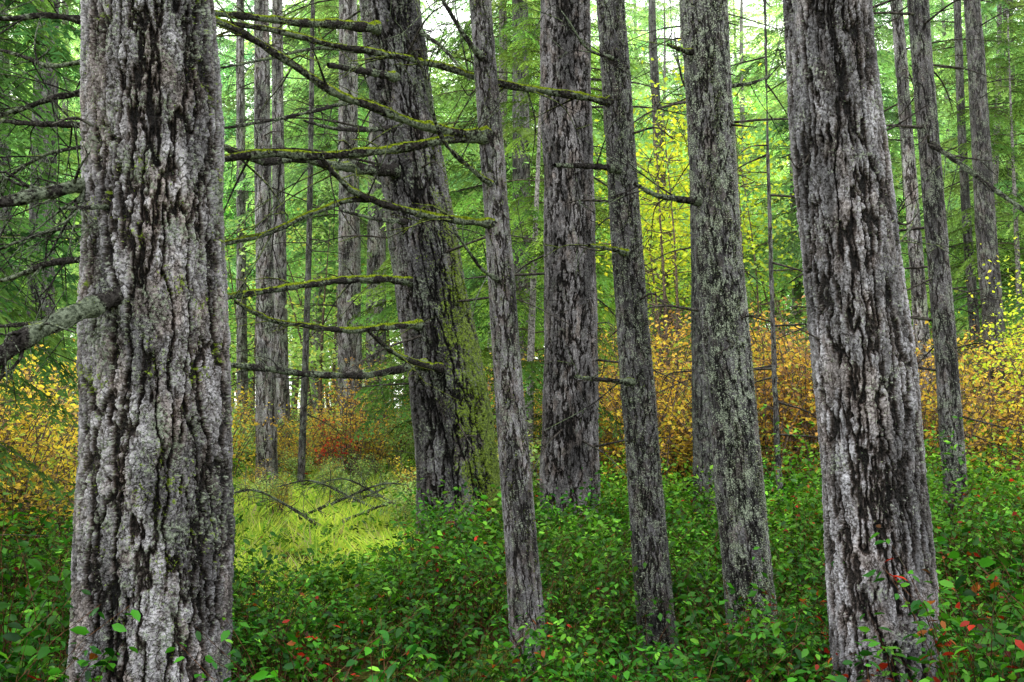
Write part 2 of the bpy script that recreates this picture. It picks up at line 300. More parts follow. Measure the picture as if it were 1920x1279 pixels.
TREES=[
 ('large fir trunk with deeply furrowed grey bark and thick lichened limbs',
  [(281,0,236),(289,300,242),(294,600,260),(288,900,270),(278,1279,284)],4.5,13,420,0.006,'A',0.08,1,[
   ([(248,545),(205,562),(140,588),(70,625),(-20,680),(-120,730)],4.30,3.7,.044,.034,'p',1.2,8),
   ([(240,345),(160,345),(80,360),(-20,382),(-120,390)],4.5,4.0,.032,.022,'p',1.1,14),
   ([(180,172),(100,185),(40,208),(-60,240)],4.5,4.6,.016,.008,'l',.5,9),
   ([(180,482),(90,497),(30,520),(-60,540)],4.6,4.9,.018,.008,'l',.5,10),
   ([(240,388),(180,389),(112,392)],4.4,4.0,.014,.007,'p',.8,3),
   ([(180,235),(80,232),(0,226),(-80,222)],4.6,5.2,.016,.008,'l',.4,10),
   ([(180,40),(90,28),(10,35),(-60,30)],4.5,4.2,.015,.008,'l',.4,8),
   ([(180,110),(90,120),(10,95),(-60,90)],4.6,5.0,.012,.006,'l',.4,10),
   ([(180,270),(90,290),(20,330),(-60,380)],4.6,5.0,.010,.005,'l',.4,12),
   ([(180,420),(100,430),(30,450),(-60,500)],4.6,5.0,.010,.005,'l',.4,12),
   ([(180,600),(90,602),(0,612),(-60,618)],4.7,5.3,.014,.008,'p',.8,7)]),
 ('large leaning fir trunk with green moss down one flank',
  [(731,0,114),(756,200,122),(786,400,128),(818,600,138),(848,800,150),(864,950,156),(872,gy(11),162)],11,17,280,0.011,'B',0.14,1,[
   ([(745,320),(690,318),(620,308),(560,296),(490,302),(405,268)],10.7,9.6,.064,.028,'l',.7,10),
   ([(775,527),(700,523),(620,528),(540,540),(410,558)],10.7,9.2,.046,.031,'m',.8,9),
   ([(790,608),(730,612),(650,618),(570,610),(510,600),(440,565)],10.6,9.5,.042,.020,'m',1.0,9),
   ([(800,682),(740,694),(660,704),(570,700),(500,692),(400,680)],10.6,9.4,.044,.028,'l',.6,10),
   ([(825,690),(780,680),(730,655),(690,620)],10.5,9.6,.046,.017,'m',1.1,4),
   ([(710,52),(640,48),(560,44),(480,34),(390,24)],10.7,9.6,.056,.028,'m',.9,8),
   ([(745,145),(690,135),(615,122)],10.6,10.0,.045,.025,'l',.6,4),
   ([(740,242),(680,244),(620,240),(570,226)],10.6,9.6,.03,.012,'l',.5,7),
   ([(760,415),(700,410),(640,395)],10.6,10.0,.03,.012,'l',.4,4),
   ([(740,190),(650,195),(560,215),(405,242)],10.8,9.8,.025,.014,'l',.5,9),
   ([(790,60),(830,90),(880,150)],10.8,10.4,.025,.010,'l',.5,5),
   ([(700,100),(600,90),(500,110),(400,130)],10.8,9.9,.022,.010,'l',.4,8)]),
 ('slender upright fir trunk with long moss-covered bare branches',
  [(900,0,42),(921,250,46),(938,500,50),(957,750,56),(975,1000,61),(987,1180,66)],5.9,14,190,0.007,'C',0.06,5.9/7.3,[
   ([(918,250),(860,250),(780,232),(700,202),(620,172),(540,118),(470,75),(380,25)],7.25,6.4,.037,.022,'m',1.5,10),
   ([(918,258),(850,262),(780,274),(700,284),(600,292),(500,288),(400,300)],7.25,6.5,.035,.028,'m',1.6,8),
   ([(930,420),(870,414),(800,402),(730,385),(670,360),(630,325),(600,292)],7.25,6.4,.031,.016,'m',1.5,8),
   ([(690,372),(640,378),(570,405),(500,438),(405,460)],6.8,6.3,.020,.017,'m',.9,6),
   ([(922,345),(880,310),(840,275),(815,220),(800,150),(770,90)],7.2,6.5,.020,.009,'m',1.0,8),
   ([(938,528),(900,500),(870,460),(850,430)],7.2,6.7,.015,.007,'l',.6,4),
   ([(906,110),(880,80),(855,40),(820,-20)],7.2,6.9,.022,.012,'l',.8,5)]),
 ('straight fir trunk with brown plated bark, no low limbs',
  [(1060,0,94),(1065,300,95),(1070,600,98),(1070,800,103),(1067,950,112),(1066,gy(11.5),120)],11.5,18,230,0.012,'D',0.08,1,[]),
 ('dark slender fir trunk with broken branch stubs',
  [(1144,0,52),(1160,250,57),(1180,500,60),(1198,750,63),(1215,1000,68),(1229,1140,72)],6.3,14,200,0.0075,'E',0.06,6.3/7.2,[
   ([(1150,192),(1100,182),(1020,168),(930,156),(840,130),(750,108),(650,90),(530,62),(390,38)],7.15,6.6,.029,.018,'m',1.3,14),
   ([(1160,318),(1100,312),(1040,310)],7.1,6.7,.026,.014,'l',.4,2),
   ([(1175,475),(1140,466),(1105,460)],7.1,6.8,.022,.012,'m',.5,2),
   ([(1190,716),(1130,712),(1078,706)],7.1,6.8,.022,.010,'l',.4,3),
   ([(1150,110),(1100,90),(1060,30)],7.1,6.9,.012,.006,'l',.4,4)]),
 ('slim fir trunk crusted with pale green lichen',
  [(1318,0,88),(1332,250,82),(1353,500,86),(1370,750,88),(1396,1000,91),(1412,1170,94)],6.0,14,220,0.007,'G',0.06,6/6.8,[
   ([(1320,378),(1270,374),(1230,366),(1190,345)],6.75,6.3,.026,.012,'l',.6,5),
   ([(1300,98),(1270,92),(1252,84)],6.7,6.5,.018,.010,'m',.6,1),
   ([(1350,162),(1400,158),(1430,148),(1448,138)],6.8,7.0,.014,.006,'l',.5,3),
   ([(1310,190),(1280,150),(1265,60)],6.8,7.2,.010,.005,'l',.3,4)]),
 ('dark mossy trunk partly hidden behind a slim fir',
  [(1312,100,34),(1314,400,38),(1318,700,44),(1324,900,48),(1326,gy(11),54)],11,16,110,0.018,'E',0.08,1,[]),
 ('large fir trunk with silvery grey ridged bark',
  [(1552,0,158),(1574,250,168),(1597,500,178),(1620,750,188),(1645,1000,194),(1662,1279,200)],4.8,13,360,0.0065,'H',0.04,4.8/5.5,[
   ([(1640,480),(1700,440),(1720,380)],5.6,6.0,.008,.004,'l',.3,4)]),
 ('thin dark trunk leaning gently, lichen spotted',
  [(1722,0,38),(1740,250,39),(1761,500,41),(1779,750,43),(1798,1000,45)],9.5,17,110,0.015,'I',0.08,9.5/10.5,[
   ([(1745,270),(1790,300),(1850,345),(1930,400),(2000,440)],10.4,9.5,.028,.018,'p',1.4,8)]),
 ('tall thin trunk rising from green undergrowth',
  [(1823,0,30),(1841,300,34),(1862,600,38),(1885,820,40)],17,22,70,0.04,'I',0.1,1,[]),
 ('thin grey trunk beside a large fir',
  [(1680,0,22),(1704,300,25),(1730,650,28),(1750,880,30)],16,18,70,0.03,'J',0.1,1,[]),
 ('straight lichen-spotted trunk at edge of mossy glade',
  [(490,0,27),(493,300,31),(497,600,36),(500,880,40)],20,20,80,0.035,'J',0.1,1,[]),
 ('shadowed fir trunk among yellow shrubs',
  [(88,0,42),(80,400,47),(70,900,54)],16,20,80,0.035,'I',0.1,1,[]),
 ('broad pale trunk standing past the glade',
  [(652,0,34),(655,500,42),(658,860,50)],24,22,70,0.05,'J',0.1,1,[]),
 ('broad pale trunk standing past the glade',
  [(708,0,30),(706,500,36),(704,850,42)],26,22,70,0.05,'J',0.1,1,[]),
 ('thin dark pole trunk beyond glade',
  [(585,100,9),(578,500,12),(566,850,14)],20,14,30,0.06,'I',0.1,1,[]),
 ('grey trunk beyond glade with vertical bark',
  [(520,0,20),(524,500,26),(530,850,30)],24,20,60,0.05,'J',0.1,1,[]),
 ('thin trunk among green understory',
  [(1795,0,14),(1812,400,17),(1845,800,20)],19,18,40,0.05,'I',0.1,1,[]),
 ('thin dark sapling trunk among golden shrubs',
  [(1440,300,7),(1446,500,9),(1454,750,11),(1463,930,13)],13.5,6,20,0.06,'I',0.1,1,[]),
 ('shadowed fir trunk among yellow shrubs',
  [(0,0,28),(5,400,32),(8,900,36)],15,18,60,0.04,'I',0.1,1,[]),
 ('dark trunk in the dense middle of the wood',
  [(975,0,30),(978,400,34),(980,850,40)],20,20,60,0.05,'I',0.1,1,[]),
 ('dark trunk in the dense middle of the wood',
  [(1225,100,16),(1240,400,20),(1256,800,24)],30,20,50,0.06,'I',0.1,1,[]),
 ('thin trunk among green understory',
  [(1890,0,18),(1900,400,20),(1915,800,24)],24,22,40,0.06,'I',0.1,1,[]),
 ('thin trunk among green understory',
  [(1480,0,14),(1490,400,16),(1500,800,20)],30,24,40,0.06,'J',0.1,1,[]),
 ('grey trunk beyond glade with vertical bark',
  [(450,0,14),(452,400,18),(455,820,22)],28,22,40,0.06,'J',0.1,1,[]),
]
LICH=[(.19,.22,.17),(.34,.38,.29),(.09,.12,.07)]; MOSS=[(.12,.19,.010),(.19,.27,.012),(.04,.07,.005),(.08,.13,.008)]
taken=[]
sd=100
for ti,(lab,rows,d,tz,nth,dz,mk,fl,bsc,brs) in enumerate(TREES):
    sd+=1
    me,base,ev=trunk(rows,d,tz,nth,dz,mats[mk],fl,sd)
    e=top('fir_tree',lab,'tree',base,'fir trees of the forest')
    part('trunk',me,e); taken.append((base[0],d))
    for bi,(pp,da,db,r0,r1,kind,mo,tw) in enumerate(brs):
        n=len(pp); P=[at(x,y,(da+(db-da)*i/(n-1))*bsc) for i,(x,y) in enumerate(pp)]
        me=branch(base,P,r0*bsc,r1*bsc,{'m':M_brm,'l':M_brl,'p':M_brp}[kind],mo,tw,sd*20+bi,0.12 if kind=='m' else 0.9,'branch',1.0,.5 if ti==0 and bi==0 else .12)
        part('branch',me,e)
    zt=CAMZ+HY/F*d
    if ti==0: part('moss',tufts(ev,d,base,9000,-1.5,1.0,.2,zt,.006,LICH+MOSS[:1],sd,2.2),e)
    if ti==1: part('moss',tufts(ev,d,base,26000,-.25,.36,.1,4.8,.018,MOSS,sd,2.2,.96),e)
    if ti==2: part('moss',tufts(ev,d,base,4000,-.9,.9,.2,zt,.008,LICH+MOSS,sd),e)
    if ti==4: part('moss',tufts(ev,d,base,12000,-1.4,1.0,.2,zt,.009,LICH,sd,2.2),e)
    if ti==5: part('moss',tufts(ev,d,base,20000,-1.3,1.0,.2,zt,.010,LICH,sd,2.2),e)
    if ti==7: part('moss',tufts(ev,d,base,6000,-1.4,1.0,.2,zt,.006,LICH,sd,2.4),e)
    g=np.random.default_rng(sd+500); mb=MB(); nt_=int(12 if d<8 else 24)
    for i in range(nt_):
        z=g.uniform(1.2 if d>8 else 2.0,zt+1); x,r=ev(np.array([z])); a=g.uniform(0,6.28); ln=g.uniform(0.15,0.5) if d<8 else g.uniform(0.3,1.8)
        if d<6.1: ln*=0.25
        p=np.array([x[0]+math.cos(a)*r[0]*0.9,d+math.sin(a)*r[0]*0.9,z]); dr=np.array([math.cos(a),math.sin(a),g.uniform(-0.35,0.2)])
        q=spline([p,p+dr*ln*0.5+g.normal(size=3)*0.03,p+dr*ln+np.array([0,0,-0.12*ln])+g.normal(size=3)*0.05],8)
        rr=0.007+0.006*ln; v,t=tube(q,np.linspace(rr,0.003,8),4); mb.add(v-base,t,(0.04,0.036,0.032))
        for k in range(int(4*ln)):
            j=g.integers(2,7); dd=dr*0.6+g.normal(size=3)*0.5; v,t=tube(spline([q[j],q[j]+dd*ln*0.35],3),np.linspace(0.004,0.002,3),3); mb.add(v-base,t,(0.04,0.036,0.032))
    tw=part('twigs',mb.mesh('twigs',[M_wood]),e); tw['kind']='stuff'

# ------------------------------------------------------------------ conifers (whole trees behind)
def bough_template(g,ns=16,nl=9,lw=0.0085):
    T=[];C=[];ax=lambda t:np.array([t,0.05*math.sin(t*3+g.uniform()),0.16*t-0.42*t*t])
    for i in range(ns):
        t=0.10+0.90*(i+g.uniform(0,.8))/ns
        for s in (-1,1):
            ln=0.42*(1-t)**0.6*g.uniform(0.6,1.2)+0.09
            p=ax(t); a=math.radians(g.uniform(35,65)); dr=np.array([math.cos(a),s*math.sin(a),g.uniform(-0.35,0.05)])
            u=(np.arange(nl)+g.uniform(0,1,nl))/nl
            c=p+dr*(u*ln)[:,None]; c[:,2]-=0.8*ln*u**2
            for s2 in (-1,1):
                b=g.uniform(25,60,nl)*math.pi/180*s2; ca,sa=np.cos(b),np.sin(b)
                dd=np.stack([dr[0]*ca-dr[1]*sa,dr[0]*sa+dr[1]*ca,g.uniform(-1.1,0.0,nl)],1)
                l2=g.uniform(0.03,0.060,nl)[:,None]; w=np.cross(dd,g.normal(size=(nl,3))); w/=np.linalg.norm(w,axis=1)[:,None]; w=w*lw*g.uniform(.6,1.3,(nl,1))
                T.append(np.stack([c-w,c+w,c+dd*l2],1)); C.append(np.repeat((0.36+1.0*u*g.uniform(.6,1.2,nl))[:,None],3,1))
    return np.concatenate(T).reshape(-1,3),np.concatenate(C).reshape(-1)
gB=np.random.default_rng(11)
BT=[bough_template(gB) for _ in range(6)]
def conifer(seed,H,start,blen,nb,lean=0.0):
    g=np.random.default_rng(seed); wd=MB(); V=[];CC=[]
    zs=np.linspace(-0.1,H,40); r=0.0095*H*(1-zs/H*0.95); pts=np.stack([0.15*np.sin(zs*0.3+seed)+lean*zs,0.12*np.cos(zs*0.27+seed)-0.12,zs],1)
    v,t=tube(pts,np.maximum(r,0.012),12,0.04,g); wd.add(v,t,(0.18,0.17,0.165))
    for i in range(nb):
        u=g.uniform(0,1)**1.0; z=H*(start+(0.99-start)*u); a=g.uniform(0,2*math.pi)
        fr=(z/H-start)/(1-start); L_=blen*(1-fr)**0.75*g.uniform(0.55,1.15)+0.35
        if fr<0.12: L_*=g.uniform(0.5,1)
        tv,tc=BT[g.integers(6)]
        el=math.radians(g.uniform(-18,14)+20*fr); cu,su=math.cos(el),math.sin(el)
        x=tv[:,0]*cu-tv[:,2]*su; zz=tv[:,0]*su+tv[:,2]*cu; y=tv[:,1]*g.choice([-1,1])
        q=np.stack([x*math.cos(a)-y*math.sin(a),x*math.sin(a)+y*math.cos(a),zz],1)*L_
        o=np.array([np.interp(z,zs,pts[:,0]),np.interp(z,zs,pts[:,1]),z])
        V.append(q+o); b=g.uniform(0.4,1.65); hue=g.uniform(0,1)
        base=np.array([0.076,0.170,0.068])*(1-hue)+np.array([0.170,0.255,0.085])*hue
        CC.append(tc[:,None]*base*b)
        s=np.linspace(0,0.95,6); ax=np.stack([s,0*s,0.16*s-0.42*s*s],1); X=ax[:,0]*cu-ax[:,2]*su; Z=ax[:,0]*su+ax[:,2]*cu
        st=np.stack([X*math.cos(a),X*math.sin(a),Z],1)*L_+o
        v,t=tube(st,np.linspace(0.007*L_+0.003,0.003,6),3); wd.add(v,t,(0.08,0.07,0.05))
    for i in range(int(14)):
        z=H*g.uniform(0.06,start+0.15); a=g.uniform(0,6.28); ln=g.uniform(0.4,1.6); o=np.array([np.interp(z,zs,pts[:,0]),np.interp(z,zs,pts[:,1]),z]); dr=np.array([math.cos(a),math.sin(a),g.uniform(-.3,.15)])
        q=spline([o,o+dr*ln*.5+g.normal(size=3)*.05,o+dr*ln+g.normal(size=3)*.1],6); v,t=tube(q,np.linspace(0.010,0.003,6),3); wd.add(v,t,(0.09,0.085,0.07))
    V=np.concatenate(V);CC=np.concatenate(CC)
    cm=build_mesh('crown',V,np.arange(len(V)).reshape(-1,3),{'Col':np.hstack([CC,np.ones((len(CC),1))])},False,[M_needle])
    return wd.mesh('trunk',[M_wood],True),cm
CON=[conifer(1,17,0.18,2.7,140),conifer(2,20,0.24,2.9,150),conifer(3,14,0.14,2.3,130),conifer(4,24,0.28,3.1,170),conifer(5,9,0.10,1.7,110),conifer(6,19,0.18,3.2,150)]
def place_tree(pair,x,y,s,rot,tint,label,name='conifer_tree',cat='tree',group='green conifers filling the forest'):
    e=top(name,label,cat,(x,y,0),group); e.rotation_euler=(0,0,rot); e.scale=(s,s,s)
    for nm,me in zip(('trunk','crown'),pair):
        o=part(nm,me,e); o.color=(*tint,1)
    return e
g=np.random.default_rng(21); placed=[]
tries=0
def ok(x,y,md):
    q=x/y
    if -0.40<q<-0.02 and y<26: return False
    if 0.03<q<0.40 and y<26: return False
    if y<20: return False
    return all((x-a)**2+(y-b)**2>md**2 for a,b in placed) and all((x-a)**2+(y-b)**2>1.5 for a,b in taken)
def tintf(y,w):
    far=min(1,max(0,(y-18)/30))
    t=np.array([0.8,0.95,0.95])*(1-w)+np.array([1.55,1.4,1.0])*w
    return t*(1.25+1.1*far)+np.array([1.5,.95,2.9])*far  # paler, brighter tint with distance: mist put into the crown colour
while len(placed)<84 and tries<12000:
    tries+=1; y=math.sqrt(g.uniform(16**2,74**2)); x=g.uniform(-0.64,0.64)*y
    if not ok(x,y,2.4+y*0.040): continue
    placed.append((x,y)); k=g.integers(0,6) if y>20 else g.choice([0,2,4,5])
    if y>40: k=g.choice([1,3,3,5])
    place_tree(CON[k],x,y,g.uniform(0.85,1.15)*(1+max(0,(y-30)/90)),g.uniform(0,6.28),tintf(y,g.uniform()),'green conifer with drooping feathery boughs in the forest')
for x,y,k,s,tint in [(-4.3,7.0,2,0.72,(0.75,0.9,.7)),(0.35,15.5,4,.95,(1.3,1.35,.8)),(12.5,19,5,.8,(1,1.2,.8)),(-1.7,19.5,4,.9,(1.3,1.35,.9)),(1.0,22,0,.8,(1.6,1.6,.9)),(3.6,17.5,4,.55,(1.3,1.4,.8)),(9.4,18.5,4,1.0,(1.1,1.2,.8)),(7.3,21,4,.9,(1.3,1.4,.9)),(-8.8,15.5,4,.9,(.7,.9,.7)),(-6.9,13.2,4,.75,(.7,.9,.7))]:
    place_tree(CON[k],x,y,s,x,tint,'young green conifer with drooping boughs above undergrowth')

g=np.random.default_rng(31); Vs=[];Cs=[]
for i in range(2500):
    y=g.uniform(78,98); x=g.uniform(-0.75,0.75)*y; z=g.uniform(0,1)**1.05*(31+6*math.sin(x*0.35)+5*math.sin(x*0.11+1)); tv,tc=BT[g.integers(6)]; sel=np.repeat(g.random(len(tv)//3)<0.26,3)
    tv=tv[sel];tc=tc[sel]; a=g.uniform(0,6.28); s=g.uniform(4,7)
    q=np.stack([tv[:,0]*math.cos(a)-tv[:,1]*math.sin(a),tv[:,0]*math.sin(a)+tv[:,1]*math.cos(a),tv[:,2]],1)*s
    Vs.append(q+np.array([x,y,z])); Cs.append(np.minimum((.5+.6*tc[:,None])*np.array([0.66,0.74,0.60])*g.uniform(.8,1.2),.88))  # far foliage washed pale, mist painted into its colour
V=np.concatenate(Vs);C=np.concatenate(Cs)
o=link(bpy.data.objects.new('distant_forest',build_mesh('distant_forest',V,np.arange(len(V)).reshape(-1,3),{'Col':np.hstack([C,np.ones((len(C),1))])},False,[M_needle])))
o['kind']='stuff'; o['label']='mass of conifer foliage far beyond, mist painted into its pale green'; o['category']='forest'

# ------------------------------------------------------------------ leaves
LEAF8=np.array([[0,0,0],[.28,.24,.04],[.66,.22,.02],[1,0,-.14],[.66,-.22,.02],[.28,-.24,.04],[.28,0,-.03],[.68,0,-.05]],float)
T8=np.array([[0,6,1],[0,5,6],[1,7,2],[1,6,7],[6,4,7],[6,5,4],[2,7,3],[7,4,3]])
LEAF5=np.array([[0,0,0],[.42,.26,.05],[1,0,-.08],[.42,-.26,.05],[.5,0,-.04]],float)
T5=np.array([[0,4,1],[0,3,4],[1,4,2],[4,3,2]])
def leaves(P,D,U,size,col,big=False,width=1.0):
    n=len(P); D=D/(np.linalg.norm(D,axis=1)[:,None]+1e-9); S_=np.cross(U,D); S_/=np.linalg.norm(S_,axis=1)[:,None]+1e-9; W=np.cross(D,S_)
    L0,T0=(LEAF8,T8) if big else (LEAF5,T5)
    v=P[:,None]+size[:,None,None]*(L0[None,:,0:1]*D[:,None]+L0[None,:,1:2]*width*S_[:,None]+L0[None,:,2:3]*W[:,None])
    t=(T0[None]+np.arange(n)[:,None,None]*len(L0)).reshape(-1,3)
    return v.reshape(-1,3),t,np.repeat(col,len(L0),0)
def salal_cols(g,n,far,red):
    a=g.uniform(0,1,(n,1))**1.3; c=np.array([.005,.044,.004])*(1-a)+np.array([.036,.160,.008])*a
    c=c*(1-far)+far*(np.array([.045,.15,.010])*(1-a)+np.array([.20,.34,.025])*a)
    br=g.random(n)<.04; c[br]=np.array([.10,.26,.02])
    r=g.random(n); c[r<red]=np.array([.30,.018,.008])*g.uniform(.3,1.1,((r<red).sum(),1))
    m=(r>=red)&(r<red*1.8); c[m]=np.array([.32,.085,.012])*g.uniform(.4,1.0,(m.sum(),1))
    m=(r>=red*1.8)&(r<red*2.2); c[m]=np.array([.12,.045,.02])*g.uniform(.4,1.0,(m.sum(),1))
    return c
def sprig(mb,g,p,h,lean,nl,size,big,far,red,stem=True,shade=1.0):
    a=g.uniform(0,6.28); d=np.array([math.cos(a),math.sin(a),0])*lean
    u=np.linspace(0,1,6)[:,None]; pts=p+np.array([0,0,h])*(u-0.25*u**2)/.75+d*h*u**2+g.normal(size=3)*0.02*u
    if stem:
        v,t=tube(pts,np.linspace(0.003,0.001,6),3); mb.add(v,t,np.array([.07,.035,.018])*g.uniform(.4,1.2),1)
    q=g.uniform(0.25,1.0,nl); q[0]=1; P=np.stack([np.interp(q,u[:,0],pts[:,i]) for i in range(3)],1)
    th=g.uniform(0,6.28,nl); D=np.stack([np.cos(th),np.sin(th),g.uniform(-.9,.4,nl)],1)+d*0.6
    U=g.normal(size=(nl,3))*0.6+np.array([0,0,1.0])
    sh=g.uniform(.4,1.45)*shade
    col=salal_cols(g,nl,far,red)*sh*(.42+.68*q[:,None])  # leaves darkened low on the stem and in gaps: shade put into the colour
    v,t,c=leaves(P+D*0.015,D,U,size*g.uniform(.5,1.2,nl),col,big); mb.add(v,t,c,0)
def shrub_mesh(seed,R,H,n,red,size=0.058):
    g=np.random.default_rng(seed); mb=MB()
    for i in range(n):
        r=R*math.sqrt(g.uniform()); a=g.uniform(0,6.28); h=H*(1-0.5*(r/R)**2)*g.uniform(.5,1.25)
        sprig(mb,g,np.array([r*math.cos(a)*.7,r*math.sin(a)*.7,0]),h,g.uniform(.1,.6),g.integers(13,20),size,True,g.uniform(0,.3),red)
    v,t,c,m=mb.arrays(); out=[]
    for k in (1,0):
        f=t[m==k]; ids=np.unique(f); mp=np.zeros(len(v),int); mp[ids]=np.arange(len(ids))
        out.append(build_mesh('stems' if k else 'leaves',v[ids],mp[f],{'Col':np.hstack([c[ids],np.ones((len(ids),1))])},False,[M_wood if k else M_salal]))
    return out
SH=[shrub_mesh(41,.5,.8,90,.004),shrub_mesh(42,.55,.8,90,.015),shrub_mesh(43,.45,.7,75,.008),shrub_mesh(44,.55,1.0,90,.08)]
def place_shrub(k,x,y,s,rot,tint=(1,1,1),lab=None):
    e=top('salal_shrub',lab or 'glossy green leafy shrub with scattered red leaves','shrub',(x,y,0),'salal shrubs covering the forest floor'); e.scale=(s,s,s); e.rotation_euler=(0,0,rot)
    for nm,me in zip(('stems','leaves'),SH[k]):
        o=part(nm,me,e); o.color=(*tint,1)
def lowzone(x,y):
    q=x/y
    return (y<5.0 and -.50<q<-.24) or (y<4.9 and .28<q<.44)
g=np.random.default_rng(51); sp=[]; tries=0
while len(sp)<130 and tries<8000:
    tries+=1; y=g.uniform(4.2,15); x=g.uniform(-.58,.58)*y; q=x/y
    if -.31<q<-.08 and y>7.0: continue
    if lowzone(x,y): continue
    if any((x-a)**2+(y-b)**2<0.30 for a,b in sp) or any((x-a)**2+(y-b)**2<0.18 for a,b in taken): continue
    s=g.uniform(.5,.9)*(1.0 if y<7 else 1.15)
    if y>6.5 and (q>.3 or g.random()<.3): s*=1.25
    k=int(g.choice([0,1,2,3],p=[.4,.2,.35,.05])) if (q<-.05 or y>6.5) else int(g.integers(0,4))
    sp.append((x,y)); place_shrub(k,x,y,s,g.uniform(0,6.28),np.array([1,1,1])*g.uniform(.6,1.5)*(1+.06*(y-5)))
for x,y,k,s in [(1.75,3.75,3,1.0),(2.05,3.9,1,1.1),(2.35,4.3,2,1.4),(-2.05,4.0,2,1.15),(-2.25,4.4,0,1.25),(1.25,3.8,3,.7),(1.55,3.55,3,.85),(-1.95,3.7,2,.95),(0.75,3.9,3,.6),(2.1,3.6,3,1.0),
                (-.7,9.9,0,.85),(-.3,9.9,2,.9),(.1,10.2,0,1.0),(.6,10.4,2,1.1),(1.1,10.2,0,1.05),(1.6,9.6,0,1.0),(.4,8.7,0,.85),(1.0,8.4,2,.8),(1.9,8.6,0,.95)]:
    place_shrub(k,x,y,s,x*9,(.85,1.0,.9) if y<6 else (1.1,1.25,.9),'tall glossy-leaved shrub with red and green leaves')
mb=MB(); g=np.random.default_rng(61)
def glade(x,y): return ((x+3.3)/2.7)**2+((y-15.5)/7.0)**2<1 and g.random()<.93
def gap(x,y): return math.sin(x*3.1+y*1.3)+math.sin(y*4.3-x*2.2)+.8*math.sin(x*6.7+y*5.1)
for i in range(14000):
    y=math.sqrt(g.uniform(2.9**2,13**2)); x=g.uniform(-.62,.62)*y; q=x/y
    if glade(x,y): continue
    gp=gap(x,y)
    if gp<-.6 and g.random()<.78: continue
    hh=0.36+0.20*math.sin(x*1.7+y)+0.18*math.sin(y*2.1-x*1.2)+.10*gp
    if y<6: hh*=.85
    if lowzone(x,y): hh=min(hh,.25)
    if q>.3 and y>7: hh+=.3
    if -.32<q<-.08 and y>6.8: hh=min(hh,.5)*max(.25,1-(y-6.8)*.28)
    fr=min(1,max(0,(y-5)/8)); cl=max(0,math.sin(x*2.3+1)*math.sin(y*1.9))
    rd=(.004+.08*cl**2)*(1.2 if (y<6 and q>-.2) or q>.25 else .3)
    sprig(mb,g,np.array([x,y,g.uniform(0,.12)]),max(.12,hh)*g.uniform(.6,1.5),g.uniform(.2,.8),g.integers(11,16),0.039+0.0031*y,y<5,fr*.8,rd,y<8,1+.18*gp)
for i in range(9500):
    y=math.sqrt(g.uniform(12.5**2,34**2)); x=g.uniform(-.62,.62)*y
    if glade(x,y): continue
    hh=(0.42+0.2*math.sin(x*.7+y*.3)+.2*math.sin(y*1.1-x))*(1.1 if x>3 else .7)
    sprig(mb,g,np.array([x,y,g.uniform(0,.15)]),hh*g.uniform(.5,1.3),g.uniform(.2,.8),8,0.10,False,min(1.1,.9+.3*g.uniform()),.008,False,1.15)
o=link(bpy.data.objects.new('undergrowth',mb.mesh('undergrowth',[M_salal,M_wood]))); o['kind']='stuff'; o['label']='dense green leafy undergrowth with red-tinged leaves covering ground'; o['category']='undergrowth'
g=np.random.default_rng(71); n=160000
y=g.uniform(8.0,27,n); x=(g.uniform(-.6,.15,n))*y; kk=np.sin(x*3+y)+np.sin(y*4-x*2)+np.sin(x*7+y*2)*.8>g.uniform(-1.8,1.4,n); x=x[kk];y=y[kk];n=len(x)
p=np.stack([x,y,np.zeros(n)],1); h=g.uniform(.03,.26,n)*(1+.8*np.sin(x*2.6+y)*np.sin(y*1.9)); dr=g.normal(size=(n,3))*.7; dr[:,2]=1
sdv=g.normal(size=(n,3)); sdv[:,2]=0; sdv/=np.linalg.norm(sdv,axis=1)[:,None]
tone=(1.2+.45*np.sin(x*1.9-y*1.1)*np.sin(x*.8+y*2.3))[:,None]
v=np.stack([p-sdv*.016,p+sdv*.016,p+dr*h[:,None]],1).reshape(-1,3); a=g.uniform(0,1,(n,1))**1.0; c=(np.array([.12,.28,.03])*(1-a)+np.array([.50,.56,.10])*a)*tone; bb=g.random(n)<.10; c[bb]=[.40,.34,.20]; c=np.minimum(c,.75)
o=link(bpy.data.objects.new('grass',build_mesh('grass',v,np.arange(n*3).reshape(-1,3),{'Col':np.hstack([np.repeat(c,3,0),np.ones((n*3,1))])},False,[M_leaf]))); o['kind']='stuff'; o['label']='rough yellow-green mossy grass in the glade'; o['category']='grass'

